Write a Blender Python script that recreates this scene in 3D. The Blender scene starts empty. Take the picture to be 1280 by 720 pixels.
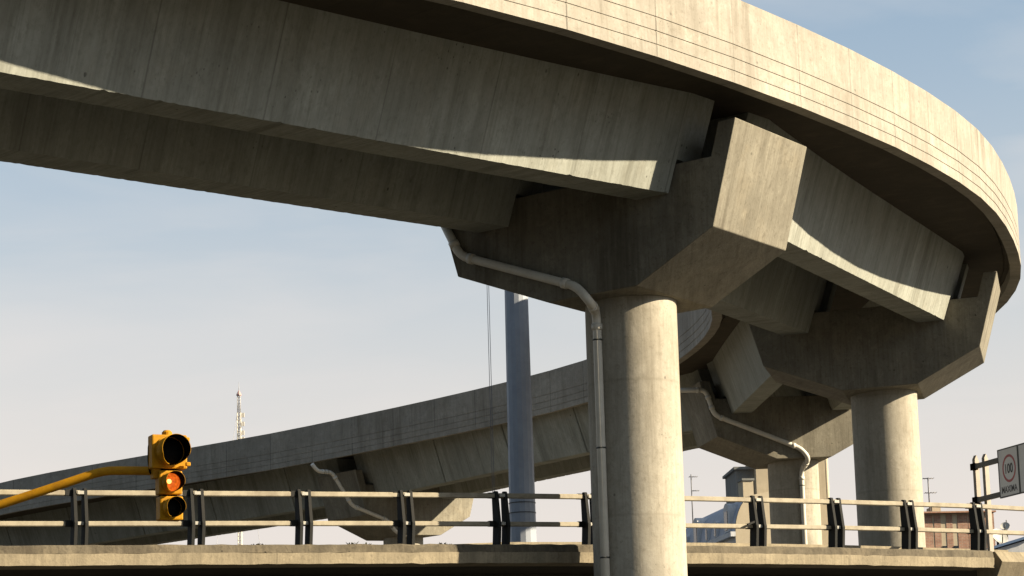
import bpy, bmesh, math, random
import numpy as np
from mathutils import Vector, Matrix

random.seed(7)
sc = bpy.context.scene
COL = sc.collection
W, H = 1280.0, 720.0
GZ = -1.6                                  # ground level, the eye is 1.6 m above it

# ------------------------------------------------------------------ camera
F, PITCH, ROLL = 3238.2, 0.1939, -0.0283
fwd = np.array([0, math.cos(PITCH), math.sin(PITCH)])
up0 = np.array([0, -math.sin(PITCH), math.cos(PITCH)])
rt0 = np.array([1.0, 0, 0])
rt = rt0 * math.cos(ROLL) + up0 * math.sin(ROLL)
up = up0 * math.cos(ROLL) - rt0 * math.sin(ROLL)
cam_d = bpy.data.cameras.new('camera')
cam = bpy.data.objects.new('camera', cam_d)
COL.objects.link(cam)
m = Matrix.Identity(4)
for r in range(3):
    m[r][0], m[r][1], m[r][2] = rt[r], up[r], -fwd[r]
cam.matrix_world = m
cam_d.sensor_width = 36.0
cam_d.lens = 36.0 * F / W
cam_d.clip_start = 0.5
cam_d.clip_end = 6000
sc.camera = cam

def ray(px, py):
    return fwd * F + rt * (px - W / 2) + up * (H / 2 - py)
def at(px, py, Y):
    d = ray(px, py)
    return d * (Y / d[1])

# ------------------------------------------------------------------ object helpers
def tag(o, label=None, cat=None, group=None, kind=None):
    if label: o['label'] = label
    if cat: o['category'] = cat
    if group: o['group'] = group
    if kind: o['kind'] = kind
    return o

def empty(name, loc, rz=0.0):
    o = bpy.data.objects.new(name, None)
    COL.objects.link(o)
    o.location = Vector(loc)
    o.rotation_euler = (0, 0, rz)
    o.empty_display_size = 0.3
    return o

class MB:
    """collects faces with metre UVs and links them as one mesh object"""
    def __init__(s):
        s.v, s.f, s.uv, s.sm = [], [], [], []
    def face(s, pts, uv=None, smooth=False):
        pts = [np.asarray(p, float) for p in pts]
        if uv is None:
            n = np.zeros(3)
            for i in range(len(pts)):
                a, b = pts[i], pts[(i + 1) % len(pts)]
                n += np.cross(a, b)
            L = np.linalg.norm(n)
            n = n / L if L > 1e-12 else np.array([0, 0, 1.0])
            if abs(n[2]) > 0.85:
                h = np.array([1.0, 0, 0]); w = np.array([0, 1.0, 0])
            else:
                h = np.cross([0, 0, 1.0], n); h /= np.linalg.norm(h); w = np.cross(n, h)
            uv = [(p @ h, p @ w) for p in pts]
        k = len(s.v)
        s.v += [tuple(p) for p in pts]
        s.f.append(tuple(range(k, k + len(pts))))
        s.uv += list(uv)
        s.sm.append(smooth)
    def box(s, c, size, rz=0.0, ax=None):
        c = np.asarray(c, float); x, y, z = [k / 2 for k in size]
        if ax is None:
            X = np.array([math.cos(rz), math.sin(rz), 0]); Y = np.array([-math.sin(rz), math.cos(rz), 0]); Z = np.array([0, 0, 1.0])
        else:
            X, Y, Z = [np.asarray(a, float) for a in ax]
        P = lambda a, b, d: c + X * x * a + Y * y * b + Z * z * d
        for q in (((-1,-1,-1),(-1,1,-1),(1,1,-1),(1,-1,-1)), ((-1,-1,1),(1,-1,1),(1,1,1),(-1,1,1)),
                  ((-1,-1,-1),(1,-1,-1),(1,-1,1),(-1,-1,1)), ((1,1,-1),(-1,1,-1),(-1,1,1),(1,1,1)),
                  ((1,-1,-1),(1,1,-1),(1,1,1),(1,-1,1)), ((-1,1,-1),(-1,-1,-1),(-1,-1,1),(-1,1,1))):
            s.face([P(*k) for k in q])
        return s
    def beam(s, a, b, w, h):
        """box from a to b, w across, h high"""
        a = np.asarray(a, float); b = np.asarray(b, float)
        X = b - a; L = np.linalg.norm(X); X = X / L
        Y = np.cross([0, 0, 1.0], X); 
        Y = Y / np.linalg.norm(Y) if np.linalg.norm(Y) > 1e-6 else np.array([0, 1.0, 0])
        Z = np.cross(X, Y)
        return s.box((a + b) / 2, (L, w, h), ax=(X, Y, Z))
    def sweep(s, sections, closed_section=True, cap=True, us=None, smooth=False):
        """loft through a list of sections (n points each); uv = (run, girth)"""
        n = len(sections[0]); S = [np.asarray(k, float) for k in sections]
        run = [0.0]
        for a, b in zip(S[:-1], S[1:]):
            run.append(run[-1] + np.linalg.norm(a.mean(0) - b.mean(0)))
        if us is not None: run = us
        g = [0.0]
        for j in range(n):
            g.append(g[-1] + np.linalg.norm(S[0][(j + 1) % n] - S[0][j]))
        m = n if closed_section else n - 1
        for i in range(len(S) - 1):
            for j in range(m):
                k = (j + 1) % n
                q = [S[i][j], S[i][k], S[i + 1][k], S[i + 1][j]]
                u = [(run[i], g[j]), (run[i], g[j + 1]), (run[i + 1], g[j + 1]), (run[i + 1], g[j])]
                A = np.linalg.norm(np.cross(q[2] - q[0], q[3] - q[1]))
                if A > 1e-7: s.face(q, u, smooth)
        if cap:
            s.face(list(S[0][::-1])); s.face(list(S[-1]))
        return s
    def tube(s, pts, r, n=14, cap=True, smooth=True):
        P = [np.asarray(p, float) for p in pts]
        rr = r if hasattr(r, '__len__') else [r] * len(P)
        secs = []; prevX = None
        for i, p in enumerate(P):
            t = P[min(i + 1, len(P) - 1)] - P[max(i - 1, 0)]
            t = t / np.linalg.norm(t)
            if prevX is None:
                ref = np.array([0, 0, 1.0]) if abs(t[2]) < .9 else np.array([1.0, 0, 0])
                X = np.cross(ref, t)
            else:
                X = prevX - t * (prevX @ t)
            X /= np.linalg.norm(X); Y = np.cross(t, X); prevX = X
            secs.append([p + rr[i] * (X * math.cos(a) + Y * math.sin(a)) for a in np.linspace(0, 2 * math.pi, n, endpoint=False)])
        return s.sweep(secs, True, cap, smooth=smooth)
    def build(s, name, mat, parent=None, bevel=0.0, merge=True):
        v = np.array(s.v, float)
        if parent is not None:
            M = (Matrix.Translation(parent['_w']) @ Matrix.Rotation(parent['_r'], 4, 'Z')).inverted() if '_w' in parent else None
            if M is not None:
                A = np.array(M); v = v @ A[:3, :3].T + A[:3, 3]
        me = bpy.data.meshes.new(name)
        me.from_pydata([tuple(p) for p in v], [], s.f)
        uvl = me.uv_layers.new(name='UVMap')
        uvl.data.foreach_set('uv', np.array(s.uv, float).ravel())
        me.polygons.foreach_set('use_smooth', s.sm)
        if merge or bevel:
            bm = bmesh.new(); bm.from_mesh(me)
            bmesh.ops.remove_doubles(bm, verts=bm.verts, dist=1e-5)
            bmesh.ops.recalc_face_normals(bm, faces=bm.faces)
            if bevel:
                es = [e for e in bm.edges if len(e.link_faces) == 2 and e.calc_face_angle(0) > 0.4]
                bmesh.ops.bevel(bm, geom=es, offset=bevel, segments=2, profile=0.5, affect='EDGES', clamp_overlap=True)
            bm.to_mesh(me); bm.free()
        me.materials.append(mat)
        o = bpy.data.objects.new(name, me)
        COL.objects.link(o)
        if parent is not None: 
            o.parent = parent
        return o

WROOT = {}
def root(name, loc, rz=0.0):
    o = empty(name, loc, rz)
    o['_w'] = tuple(float(k) for k in loc); o['_r'] = float(rz)
    return o
class _Sub(dict): pass
def sub(mb, name, mat, part, bevel=0.0):
    """a sub-part: its parent is a part whose mesh is in the thing's frame (the part sits at the thing's origin)"""
    top = part.parent
    o = mb.build(name, mat, top, bevel)
    o.parent = part
    return o

# ------------------------------------------------------------------ materials
def newmat(name):
    mt = bpy.data.materials.new(name); mt.use_nodes = True
    nt = mt.node_tree; b = nt.nodes['Principled BSDF']
    return mt, nt, b
def N(nt, t, **kw):
    n = nt.nodes.new(t)
    for k, v in kw.items(): setattr(n, k, v)
    return n
def math_(nt, op, a, b=None, clamp=False):
    n = N(nt, 'ShaderNodeMath', operation=op); n.use_clamp = clamp
    for i, k in enumerate((a, b)):
        if k is None: continue
        if isinstance(k, (int, float)): n.inputs[i].default_value = k
        else: nt.links.new(k, n.inputs[i])
    return n.outputs[0]
def mix(nt, fac, a, b, blend='MIX'):
    n = N(nt, 'ShaderNodeMix', data_type='RGBA', blend_type=blend)
    for i, k in ((0, fac), (6, a), (7, b)):
        if isinstance(k, (int, float)): n.inputs[i].default_value = k
        elif isinstance(k, tuple): n.inputs[i].default_value = (*k, 1)
        else: nt.links.new(k, n.inputs[i])
    return n.outputs[2]
def ramp(nt, src, lo, hi, a=0.0, b=1.0):
    n = N(nt, 'ShaderNodeMapRange'); n.clamp = True
    nt.links.new(src, n.inputs[0])
    for i, k in enumerate((lo, hi, a, b)): n.inputs[i + 1].default_value = k
    return n.outputs[0]

ALB = .66                                  # the scene is exposed for the shade, so surfaces keep real-world reflectances
def concrete(name, base, dark=(0.10, 0.085, 0.06), warm=(0.42, 0.33, 0.2), panel=0.0, seam=0.0, streak=0.5, mottle=0.5,
             pores=0.5, lift=0.0, boards=0.0, rough=0.9, bump=0.35, wobble=.03):
    base, dark, warm = [tuple(c * ALB for c in k) for k in (base, dark, warm)]
    mt, nt, b = newmat(name); L = nt.links
    tc = N(nt, 'ShaderNodeTexCoord'); oi = N(nt, 'ShaderNodeObjectInfo')
    off = N(nt, 'ShaderNodeCombineXYZ')
    L.new(math_(nt, 'MULTIPLY', oi.outputs['Random'], 37.0), off.inputs[2])
    add = N(nt, 'ShaderNodeVectorMath', operation='ADD')
    L.new(tc.outputs['UV'], add.inputs[0]); L.new(off.outputs[0], add.inputs[1])
    uv = add.outputs[0]
    def noise(sx, sy, scale=1.0, det=4, r=0.55, dist=0.0):
        mp = N(nt, 'ShaderNodeMapping'); mp.inputs['Scale'].default_value = (sx, sy, 1)
        L.new(uv, mp.inputs[0])
        n = N(nt, 'ShaderNodeTexNoise'); n.inputs['Scale'].default_value = scale; n.inputs['Detail'].default_value = det
        n.inputs['Roughness'].default_value = r; n.inputs['Distortion'].default_value = dist
        L.new(mp.outputs[0], n.inputs['Vector'])
        return n.outputs[0]
    big = noise(.35, .35, 1, 5, .6, .4)
    mid = noise(1.7, 1.7, 1, 6, .65, .2)
    fine = noise(22, 22, 1, 4, .7)
    blot = noise(.8, .62, 1, 7, .68, .9)
    st1 = noise(2.1, .16, 1, 6, .66, .25)
    st2 = noise(6.5, .34, 1, 5, .62, .2)
    st3 = noise(19.0, .8, 1, 3, .6)
    msk = ramp(nt, noise(.45, .28, 1, 4, .6, .3), .36, .62)
    lite = tuple(min(1, c * 1.28) for c in base)
    col = mix(nt, ramp(nt, big, .35, .68, 0, mottle * .8), base, tuple(c * .66 for c in base))
    col = mix(nt, ramp(nt, blot, .49, .66, 0, mottle * .85), col, tuple(k * .5 + d * .5 for k, d in zip(base, dark)))
    col = mix(nt, ramp(nt, blot, .47, .33, 0, mottle * .8), col, lite)
    col = mix(nt, ramp(nt, mid, .5, .72, 0, mottle * .55), col, tuple(k * .6 + d * .4 for k, d in zip(base, warm)))
    blot2 = noise(3.4, 2.6, 1, 6, .7, .6)
    spk = noise(11, 9, 1, 5, .72, .2)
    col = mix(nt, ramp(nt, blot2, .5, .66, 0, mottle * .6), col, tuple(k * .55 + d * .45 for k, d in zip(base, dark)))
    col = mix(nt, ramp(nt, blot2, .46, .34, 0, mottle * .55), col, lite)
    col = mix(nt, ramp(nt, spk, .53, .68, 0, mottle * .55), col, dark)
    s1 = math_(nt, 'MULTIPLY', ramp(nt, st1, .5, .66, 0, streak * 1.15), msk)
    col = mix(nt, s1, col, dark)
    s2 = math_(nt, 'MULTIPLY', ramp(nt, st2, .5, .74, 0, streak * .7), msk)
    col = mix(nt, s2, col, dark)
    col = mix(nt, ramp(nt, st2, .45, .25, 0, streak * .28), col, lite)
    col = mix(nt, ramp(nt, st3, .48, .72, 0, streak * .5), col, dark)
    col = mix(nt, ramp(nt, fine, .3, .7, .16, 0), col, dark)
    sep = N(nt, 'ShaderNodeSeparateXYZ'); L.new(tc.outputs['UV'], sep.inputs[0])
    if panel > 0:
        q = math_(nt, 'DIVIDE', sep.outputs[0], panel)
        fl = math_(nt, 'FLOOR', q)
        wn = N(nt, 'ShaderNodeTexWhiteNoise', noise_dimensions='1D')
        L.new(math_(nt, 'ADD', fl, math_(nt, 'MULTIPLY', oi.outputs['Random'], 91.0)), wn.inputs['W'])
        tone = ramp(nt, wn.outputs[0], 0, 1, 0, .16)
        col = mix(nt, tone, col, tuple(c * .6 for c in base))
        d = math_(nt, 'ABSOLUTE', math_(nt, 'SUBTRACT', math_(nt, 'FRACT', q), .5))
        wob = math_(nt, 'MULTIPLY', math_(nt, 'SUBTRACT', noise(2, 2, 1, 3), .5), .01)
        ln = ramp(nt, math_(nt, 'ADD', d, wob), .5 - .02 / panel, .5 - .006 / panel, 0, 1)
        brk = ramp(nt, noise(.9, .5, 1, 2), .38, .6, .25, 1)
        col = mix(nt, math_(nt, 'MULTIPLY', ln, math_(nt, 'MULTIPLY', brk, seam)), col, (0.03, 0.026, 0.02))
    if lift > 0:
        q = math_(nt, 'FRACT', math_(nt, 'DIVIDE', sep.outputs[1], lift))
        d = math_(nt, 'ABSOLUTE', math_(nt, 'SUBTRACT', q, .5))
        wob = math_(nt, 'MULTIPLY', math_(nt, 'SUBTRACT', noise(1.3, 1.3, 1, 3), .5), wobble / max(lift, .1) * 2)
        ln = ramp(nt, math_(nt, 'ADD', d, wob), .5 - .04 / lift, .5, 0, .2)
        col = mix(nt, ln, col, dark)
    if boards > 0:
        q = math_(nt, 'DIVIDE', sep.outputs[0], boards)
        wn = N(nt, 'ShaderNodeTexWhiteNoise', noise_dimensions='1D'); L.new(math_(nt, 'FLOOR', q), wn.inputs['W'])
        col = mix(nt, ramp(nt, wn.outputs[0], 0, 1, 0, .16), col, dark)
    if pores > 0:
        vo = N(nt, 'ShaderNodeTexVoronoi'); vo.inputs['Scale'].default_value = 2.6
        L.new(uv, vo.inputs['Vector'])
        wob = noise(30, 30, 1, 2)
        dd = math_(nt, 'ADD', vo.outputs['Distance'], math_(nt, 'MULTIPLY', math_(nt, 'SUBTRACT', wob, .5), .05))
        sel = ramp(nt, noise(.6, .6, 1, 3), .5, .62, 0, 1)
        pr = math_(nt, 'MULTIPLY', ramp(nt, dd, .085, .05, 0, 1), sel)
        col = mix(nt, math_(nt, 'MULTIPLY', pr, pores), col, (0.02, 0.017, 0.012))
        vo2 = N(nt, 'ShaderNodeTexVoronoi'); vo2.inputs['Scale'].default_value = 11
        L.new(uv, vo2.inputs['Vector'])
        sel2 = ramp(nt, noise(.9, 2.2, 1, 3, .6), .56, .7, 0, 1)
        pr2 = math_(nt, 'MULTIPLY', ramp(nt, vo2.outputs['Distance'], .2, .1, 0, 1), sel2)
        col = mix(nt, math_(nt, 'MULTIPLY', pr2, pores * .8), col, (0.03, 0.026, 0.02))
    L.new(col, b.inputs['Base Color'])
    b.inputs['Roughness'].default_value = rough
    b.inputs['Specular IOR Level'].default_value = .25
    bp = N(nt, 'ShaderNodeBump'); bp.inputs['Strength'].default_value = bump; bp.inputs['Distance'].default_value = .02
    hsum = math_(nt, 'ADD', math_(nt, 'MULTIPLY', fine, .45), math_(nt, 'ADD', math_(nt, 'MULTIPLY', st3, .12), mid))
    L.new(hsum, bp.inputs['Height']); L.new(bp.outputs[0], b.inputs['Normal'])
    return mt

def plain(name, col, rough=.6, metal=0.0, var=.25, scale=6.0, dirt=(0.05, 0.04, 0.03), bump=0.0, emit=None, spec=.35):
    col, dirt = tuple(c * ALB for c in col), tuple(c * ALB for c in dirt)
    mt, nt, b = newmat(name); L = nt.links
    tc = N(nt, 'ShaderNodeTexCoord')
    n = N(nt, 'ShaderNodeTexNoise'); n.inputs['Scale'].default_value = scale; n.inputs['Detail'].default_value = 6
    n.inputs['Roughness'].default_value = .65
    L.new(tc.outputs['Object'], n.inputs['Vector'])
    c = mix(nt, ramp(nt, n.outputs[0], .42, .75, 0, var), col, dirt)
    c = mix(nt, ramp(nt, n.outputs[0], .5, .3, 0, var * .5), c, tuple(min(1, k * 1.15) for k in col))
    L.new(c, b.inputs['Base Color'])
    b.inputs['Roughness'].default_value = rough; b.inputs['Metallic'].default_value = metal
    b.inputs['Specular IOR Level'].default_value = spec
    if bump:
        bp = N(nt, 'ShaderNodeBump'); bp.inputs['Strength'].default_value = bump; bp.inputs['Distance'].default_value = .01
        L.new(n.outputs[0], bp.inputs['Height']); L.new(bp.outputs[0], b.inputs['Normal'])
    if emit:
        b.inputs['Emission Color'].default_value = (*emit[0], 1)
        L.new(ramp(nt, n.outputs[0], .3, .7, emit[1] * .35, emit[1] * 1.4), b.inputs['Emission Strength'])     # ribbed lens: uneven glow
    return mt

M = {}
M['girder'] = concrete('girder_concrete', (.47, .485, .43), dark=(.14, .135, .1), panel=2.45, seam=.38, streak=.6, mottle=.6, pores=1.0, boards=0)
M['parapet'] = concrete('parapet_concrete', (.49, .455, .39), dark=(.17, .145, .105), panel=2.0, seam=.65, streak=.5, mottle=.7, pores=.7)
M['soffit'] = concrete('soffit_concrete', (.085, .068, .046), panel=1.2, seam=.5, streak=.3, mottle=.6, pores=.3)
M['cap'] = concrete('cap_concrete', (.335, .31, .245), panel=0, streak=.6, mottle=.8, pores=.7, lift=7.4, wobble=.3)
M['column'] = concrete('column_concrete', (.58, .535, .44), dark=(.2, .17, .115), panel=2.83, seam=.3, streak=.5, mottle=.65, pores=.5, lift=2.6)
M['kerb'] = concrete('kerb_concrete', (.46, .39, .27), panel=6, seam=.4, streak=.5, mottle=.7, pores=.7, bump=.6)
M['kerbtop'] = concrete('weathered_kerb_concrete', (.2, .17, .12), dark=(.06, .05, .035), streak=.6, mottle=1.0, pores=1.0, bump=1.0)
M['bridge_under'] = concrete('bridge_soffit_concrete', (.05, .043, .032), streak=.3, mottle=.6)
M['rail'] = plain('rail_paint', (.42, .37, .27), .65, 0, .6, 4, (.14, .1, .06), .2)
M['plate'] = plain('post_paint', (.014, .015, .014), .85, 0, .4, 9, (.03, .022, .015), .2)
M['plate_edge'] = plain('bracket_steel', (.5, .48, .42), .5, .0, .3, 20)
M['pipe'] = plain('pipe_plastic', (.84, .8, .7), .45, 0, .3, 3, (.4, .35, .26), .05)
M['pole'] = plain('pole_paint', (.42, .46, .53), .5, 0, .3, 2, (.15, .16, .2), .05)
M['yellow'] = plain('signal_yellow', (.58, .275, .006), .6, 0, .5, 7, (.22, .08, .01), .1, spec=.15)
M['black'] = plain('matt_black', (.002, .002, .002), 1.0, 0, .2, 8, spec=.05)
M['amber'] = plain('amber_lens', (.7, .14, .01), .25, 0, .2, 40, (.4, .05, .0), 0, ((1.0, .17, .015), .3))
M['bulb'] = plain('amber_glow', (.9, .4, .05), .3, 0, .1, 30, (.6, .2, .02), 0, ((1.0, .42, .08), 1.8))
M['darklens'] = plain('unlit_lens', (.004, .003, .003), .7, 0, .1, 20, spec=.1)
M['signwhite'] = plain('sign_white', (1.0, 1.0, .97), .4, 0, .12, 2, (.5, .48, .42))
M['signred'] = plain('sign_red', (.55, .045, .04), .4, 0, .15, 5, (.3, .03, .03))
M['signblack'] = plain('sign_black', (.03, .03, .032), .5, 0, .1, 5)
M['gsteel'] = plain('gantry_steel', (.42, .36, .29), .5, .0, .3, 4, (.2, .15, .1), .05)
M['dsteel'] = plain('dark_steel', (.07, .075, .07), .5, 0, .3, 6)
M['wire'] = plain('cable_grey', (.25, .25, .27), .5, 0, .1)
M['cream'] = concrete('cream_render', (.66, .57, .42), dark=(.4, .32, .2), streak=.25, mottle=.3, pores=.0, bump=.1)
M['zinc'] = concrete('zinc_roof', (.6, .66, .78), dark=(.2, .22, .27), warm=(.34, .36, .4), panel=.55, seam=.5, streak=.3, mottle=.35, pores=0, rough=.6, bump=.1)
M['bluewall'] = concrete('grey_facade', (.95, .97, 1.0), dark=(.33, .33, .35), streak=.3, mottle=.35, pores=0, bump=.1)
M['glass'] = plain('dark_glass', (.03, .035, .045), .15, 0, .1)
M['shade_cap_grey'] = concrete('shade_and_cap_grey', (.3, .31, .3), streak=.3, mottle=.4, pores=0, bump=.1)  # grey standing in for shade on the tower's side; also the chimney cap
M['blue_sheet'] = plain('blue_roof_sheet', (.16, .25, .42), .5, 0, .25, 1.5, (.1, .15, .25))
M['dish'] = plain('dish_white', (.62, .6, .55), .5, 0, .2, 3, (.4, .36, .3))
M['mastgrey'] = plain('mast_grey', (.5, .5, .52), .5, 0, .1)
M['mastred'] = plain('mast_red', (.62, .4, .37), .5, 0, .1)  # red paled, distant haze put into the colour
M['mastwhite'] = plain('mast_white', (.85, .8, .7), .5, 0, .1)
M['pad'] = plain('rubber_pad', (.02, .02, .02), .8)
M['weed'] = plain('weed_leaf', (.05, .055, .02), .8, 0, .4, 20)

def brick_mat():
    mt, nt, b = newmat('brown_brick'); L = nt.links
    tc = N(nt, 'ShaderNodeTexCoord')
    br = N(nt, 'ShaderNodeTexBrick'); br.inputs['Scale'].default_value = 1
    br.inputs['Color1'].default_value = (.36, .185, .12, 1); br.inputs['Color2'].default_value = (.27, .135, .09, 1)
    br.inputs['Mortar'].default_value = (.35, .3, .24, 1); br.inputs['Mortar Size'].default_value = .01
    br.inputs['Brick Width'].default_value = .26; br.inputs['Row Height'].default_value = .08
    L.new(tc.outputs['UV'], br.inputs['Vector'])
    n = N(nt, 'ShaderNodeTexNoise'); n.inputs['Scale'].default_value = 2.5; n.inputs['Detail'].default_value = 6
    L.new(tc.outputs['UV'], n.inputs['Vector'])
    c = mix(nt, ramp(nt, n.outputs[0], .4, .75, 0, .6), br.outputs[0], (.12, .06, .04))
    L.new(c, b.inputs['Base Color']); b.inputs['Roughness'].default_value = .9
    return mt
M['brick'] = brick_mat()

def ground_mat():
    mt, nt, b = newmat('dusty_ground'); L = nt.links
    tc = N(nt, 'ShaderNodeTexCoord')
    n = N(nt, 'ShaderNodeTexNoise'); n.inputs['Scale'].default_value = .08; n.inputs['Detail'].default_value = 8
    L.new(tc.outputs['Object'], n.inputs['Vector'])
    n2 = N(nt, 'ShaderNodeTexNoise'); n2.inputs['Scale'].default_value = 3; n2.inputs['Detail'].default_value = 6
    L.new(tc.outputs['Object'], n2.inputs['Vector'])
    c = mix(nt, ramp(nt, n.outputs[0], .4, .6), (.024, .021, .015), (.018, .018, .011))
    c = mix(nt, ramp(nt, n2.outputs[0], .4, .7, 0, .5), c, (.014, .012, .009))
    L.new(c, b.inputs['Base Color']); b.inputs['Roughness'].default_value = .95
    return mt
M['ground'] = ground_mat()
M['yard'] = plain('pale_bounce_ground', (.33, .29, .23), .9, 0, .4, .6, (.2, .17, .13), .2)
M['deck_asphalt'] = plain('worn_asphalt', (.07, .066, .06), .9, 0, .4, 1, (.06, .06, .05), .2)
M['asphalt'] = plain('asphalt', (.04, .04, .039), .9, 0, .4, 1.5, (.03, .03, .03), .3)
M['paint'] = plain('road_paint', (.7, .68, .6), .7, 0, .4, 3, (.2, .2, .18))

# ------------------------------------------------------------------ viaduct: fitted plan of the hairpin ramp
G = dict(a1=2.9073, aL=.8023, aR=1.2, h1=.862, h2=2.846, tl=.0208, tc=.0321, lean=.2896, T=2.9251, cu=.1902, hs=2.2012, we=.3716,
         uo=1.9962, ui=-1.6434, bw=.7108, hb=1.6482, ue=4.1226, zs=3.2555, hp=1.6441, ut=2.53, uin=-4.7515)
EK = [(0, -.5), (1.0, -.6), (1.32, -.09), (1.6, .22), (1.8, .14), (2.0, .0), (2.25, .0), (2.5, .06), (2.75, .0), (3.0, -.02), (3.5, -.02), (4, 0), (7, 0)]
def edge_off(x):
    """small measured deviations of the outer edge from the fitted curve, smooth along the run"""
    for k in range(len(EK) - 1):
        (x0, y0), (x1, y1) = EK[k], EK[k + 1]
        if x <= x1 + 1e-9:
            tg = lambda j: (EK[min(j + 1, len(EK) - 1)][1] - EK[max(j - 1, 0)][1]) / (EK[min(j + 1, len(EK) - 1)][0] - EK[max(j - 1, 0)][0])
            h = x1 - x0; t = (x - x0) / h; m0, m1 = tg(k) * h, tg(k + 1) * h
            return (2*t**3-3*t*t+1)*y0 + (t**3-2*t*t+t)*m0 + (-2*t**3+3*t*t)*y1 + (t**3-t*t)*m1
    return 0.0
PX = [(-32.0, 22.5, 8.2, 1.10), (-14.1929, 33.1566, 8.8854, .8354), (2.1599, 50.0962, 9.402, .5809), (9.9031, 70.2498, 10.5043, .2087),
      (9.6616, 92.0397, 11.4132, -.1727), (-5.3695, 116.6779, 11.5842, -.6903), (-27.3191, 142.3661, 11.751, -.4139),
      (-38.0, 172.0, 11.9, -.30)]
def frame(i):
    x, y, z, t = PX[i]
    return np.array([x, y, z]), np.array([math.cos(t), -math.sin(t), 0]), np.array([math.sin(t), math.cos(t), 0])
def LP(i, u, v, z, k=None):
    o, U, V = frame(i)
    return o + U * u + V * v + np.array([0, 0, z + u * (G['tc'] if k is None else k)])
def slope(i):
    lo, hi = max(i - 1, 1), min(i + 1, 6)
    if i == 0: return 0.03
    if i == 7: return 0.005
    s = sum(np.linalg.norm((frame(j + 1)[0] - frame(j)[0])[:2]) for j in range(lo, hi))
    return (frame(hi)[0] - frame(lo)[0])[2] / s
def hermite(i, t):
    a, b = frame(i)[0], frame(i + 1)[0]
    va, vb = frame(i)[2], frame(i + 1)[2]
    d = np.linalg.norm((b - a)[:2]); th = math.acos(max(-1, min(1, float(va @ vb)))); k = 1 + th * th / 12
    va = va * d * k + np.array([0, 0, slope(i) * d]); vb = vb * d * k + np.array([0, 0, slope(i + 1) * d])
    p = (2*t**3-3*t*t+1)*a + (t**3-2*t*t+t)*va + (-2*t**3+3*t*t)*b + (t**3-t*t)*vb
    q = (6*t*t-6*t)*a + (3*t*t-4*t+1)*va + (-6*t*t+6*t)*b + (3*t*t-2*t)*vb
    q = q.copy(); q[2] = 0; q /= np.linalg.norm(q)
    return p, np.array([q[1], -q[0], 0])
NS = 10
STN = [(i, k / NS) for i in range(7) for k in range(NS)] + [(6, 1.0)]
def station(i, t):
    p, n = hermite(i, t)
    e = edge_off(i + t)
    return p, n, e
def pt(p, n, u, z):
    return p + n * u + np.array([0, 0, z + u * G['tl']])

ramp_o = root('elevated_ramp', (PX[3][0], PX[3][1], GZ))
tag(ramp_o, 'huge curved concrete road ramp overhead with grooved parapets and paired girders', 'road ramp')

GRV = [.22, .465, .725]
def parapet(outer):
    secs, us = [], []
    for k, (i, t) in enumerate(STN):
        p, n, e = station(i, t)
        if outer: u0, sgn = G['ue'] + e, 1
        else: u0, sgn = G['uin'], -1
        zs = G['zs']; hp = G['hp']; j = (random.random() - .5) * .012
        prof = [(u0 - sgn * .30, zs + .02), (u0, zs + j)]
        for gz in GRV:
            prof += [(u0, zs + gz - .015), (u0 - sgn * .015, zs + gz - .009), (u0 - sgn * .015, zs + gz + .009), (u0, zs + gz + .015)]
        prof += [(u0, zs + hp), (u0 - sgn * .24, zs + hp), (u0 - sgn * .30, zs + .5)]
        s = [pt(p, n, *q) for q in prof]
        secs.append(s); us.append(k * 2.0)
    mb = MB().sweep(secs, True, True, us)
    return mb.build('parapet', M['parapet'], ramp_o)
parapet(True); parapet(False)
# the slab between the parapets, with a drip groove near each edge
secs = []; us = []
for k, (i, t) in enumerate(STN):
    p, n, e = station(i, t)
    a, b = G['uin'] + .302, G['ue'] + e - .302; zs = G['zs'] + .30
    prof = [(a, zs), (a + .12, zs), (a + .12, zs + .03), (a + .16, zs + .03), (a + .16, zs), (b - .16, zs), (b - .16, zs + .03), (b - .12, zs + .03),
            (b - .12, zs), (b, zs), (b, zs + .32), (a, zs + .32)]
    secs.append([pt(p, n, *q) for q in prof]); us.append(k * 2.0)
MB().sweep(secs, True, True, us).build('deck_slab', M['soffit'], ramp_o)

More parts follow.
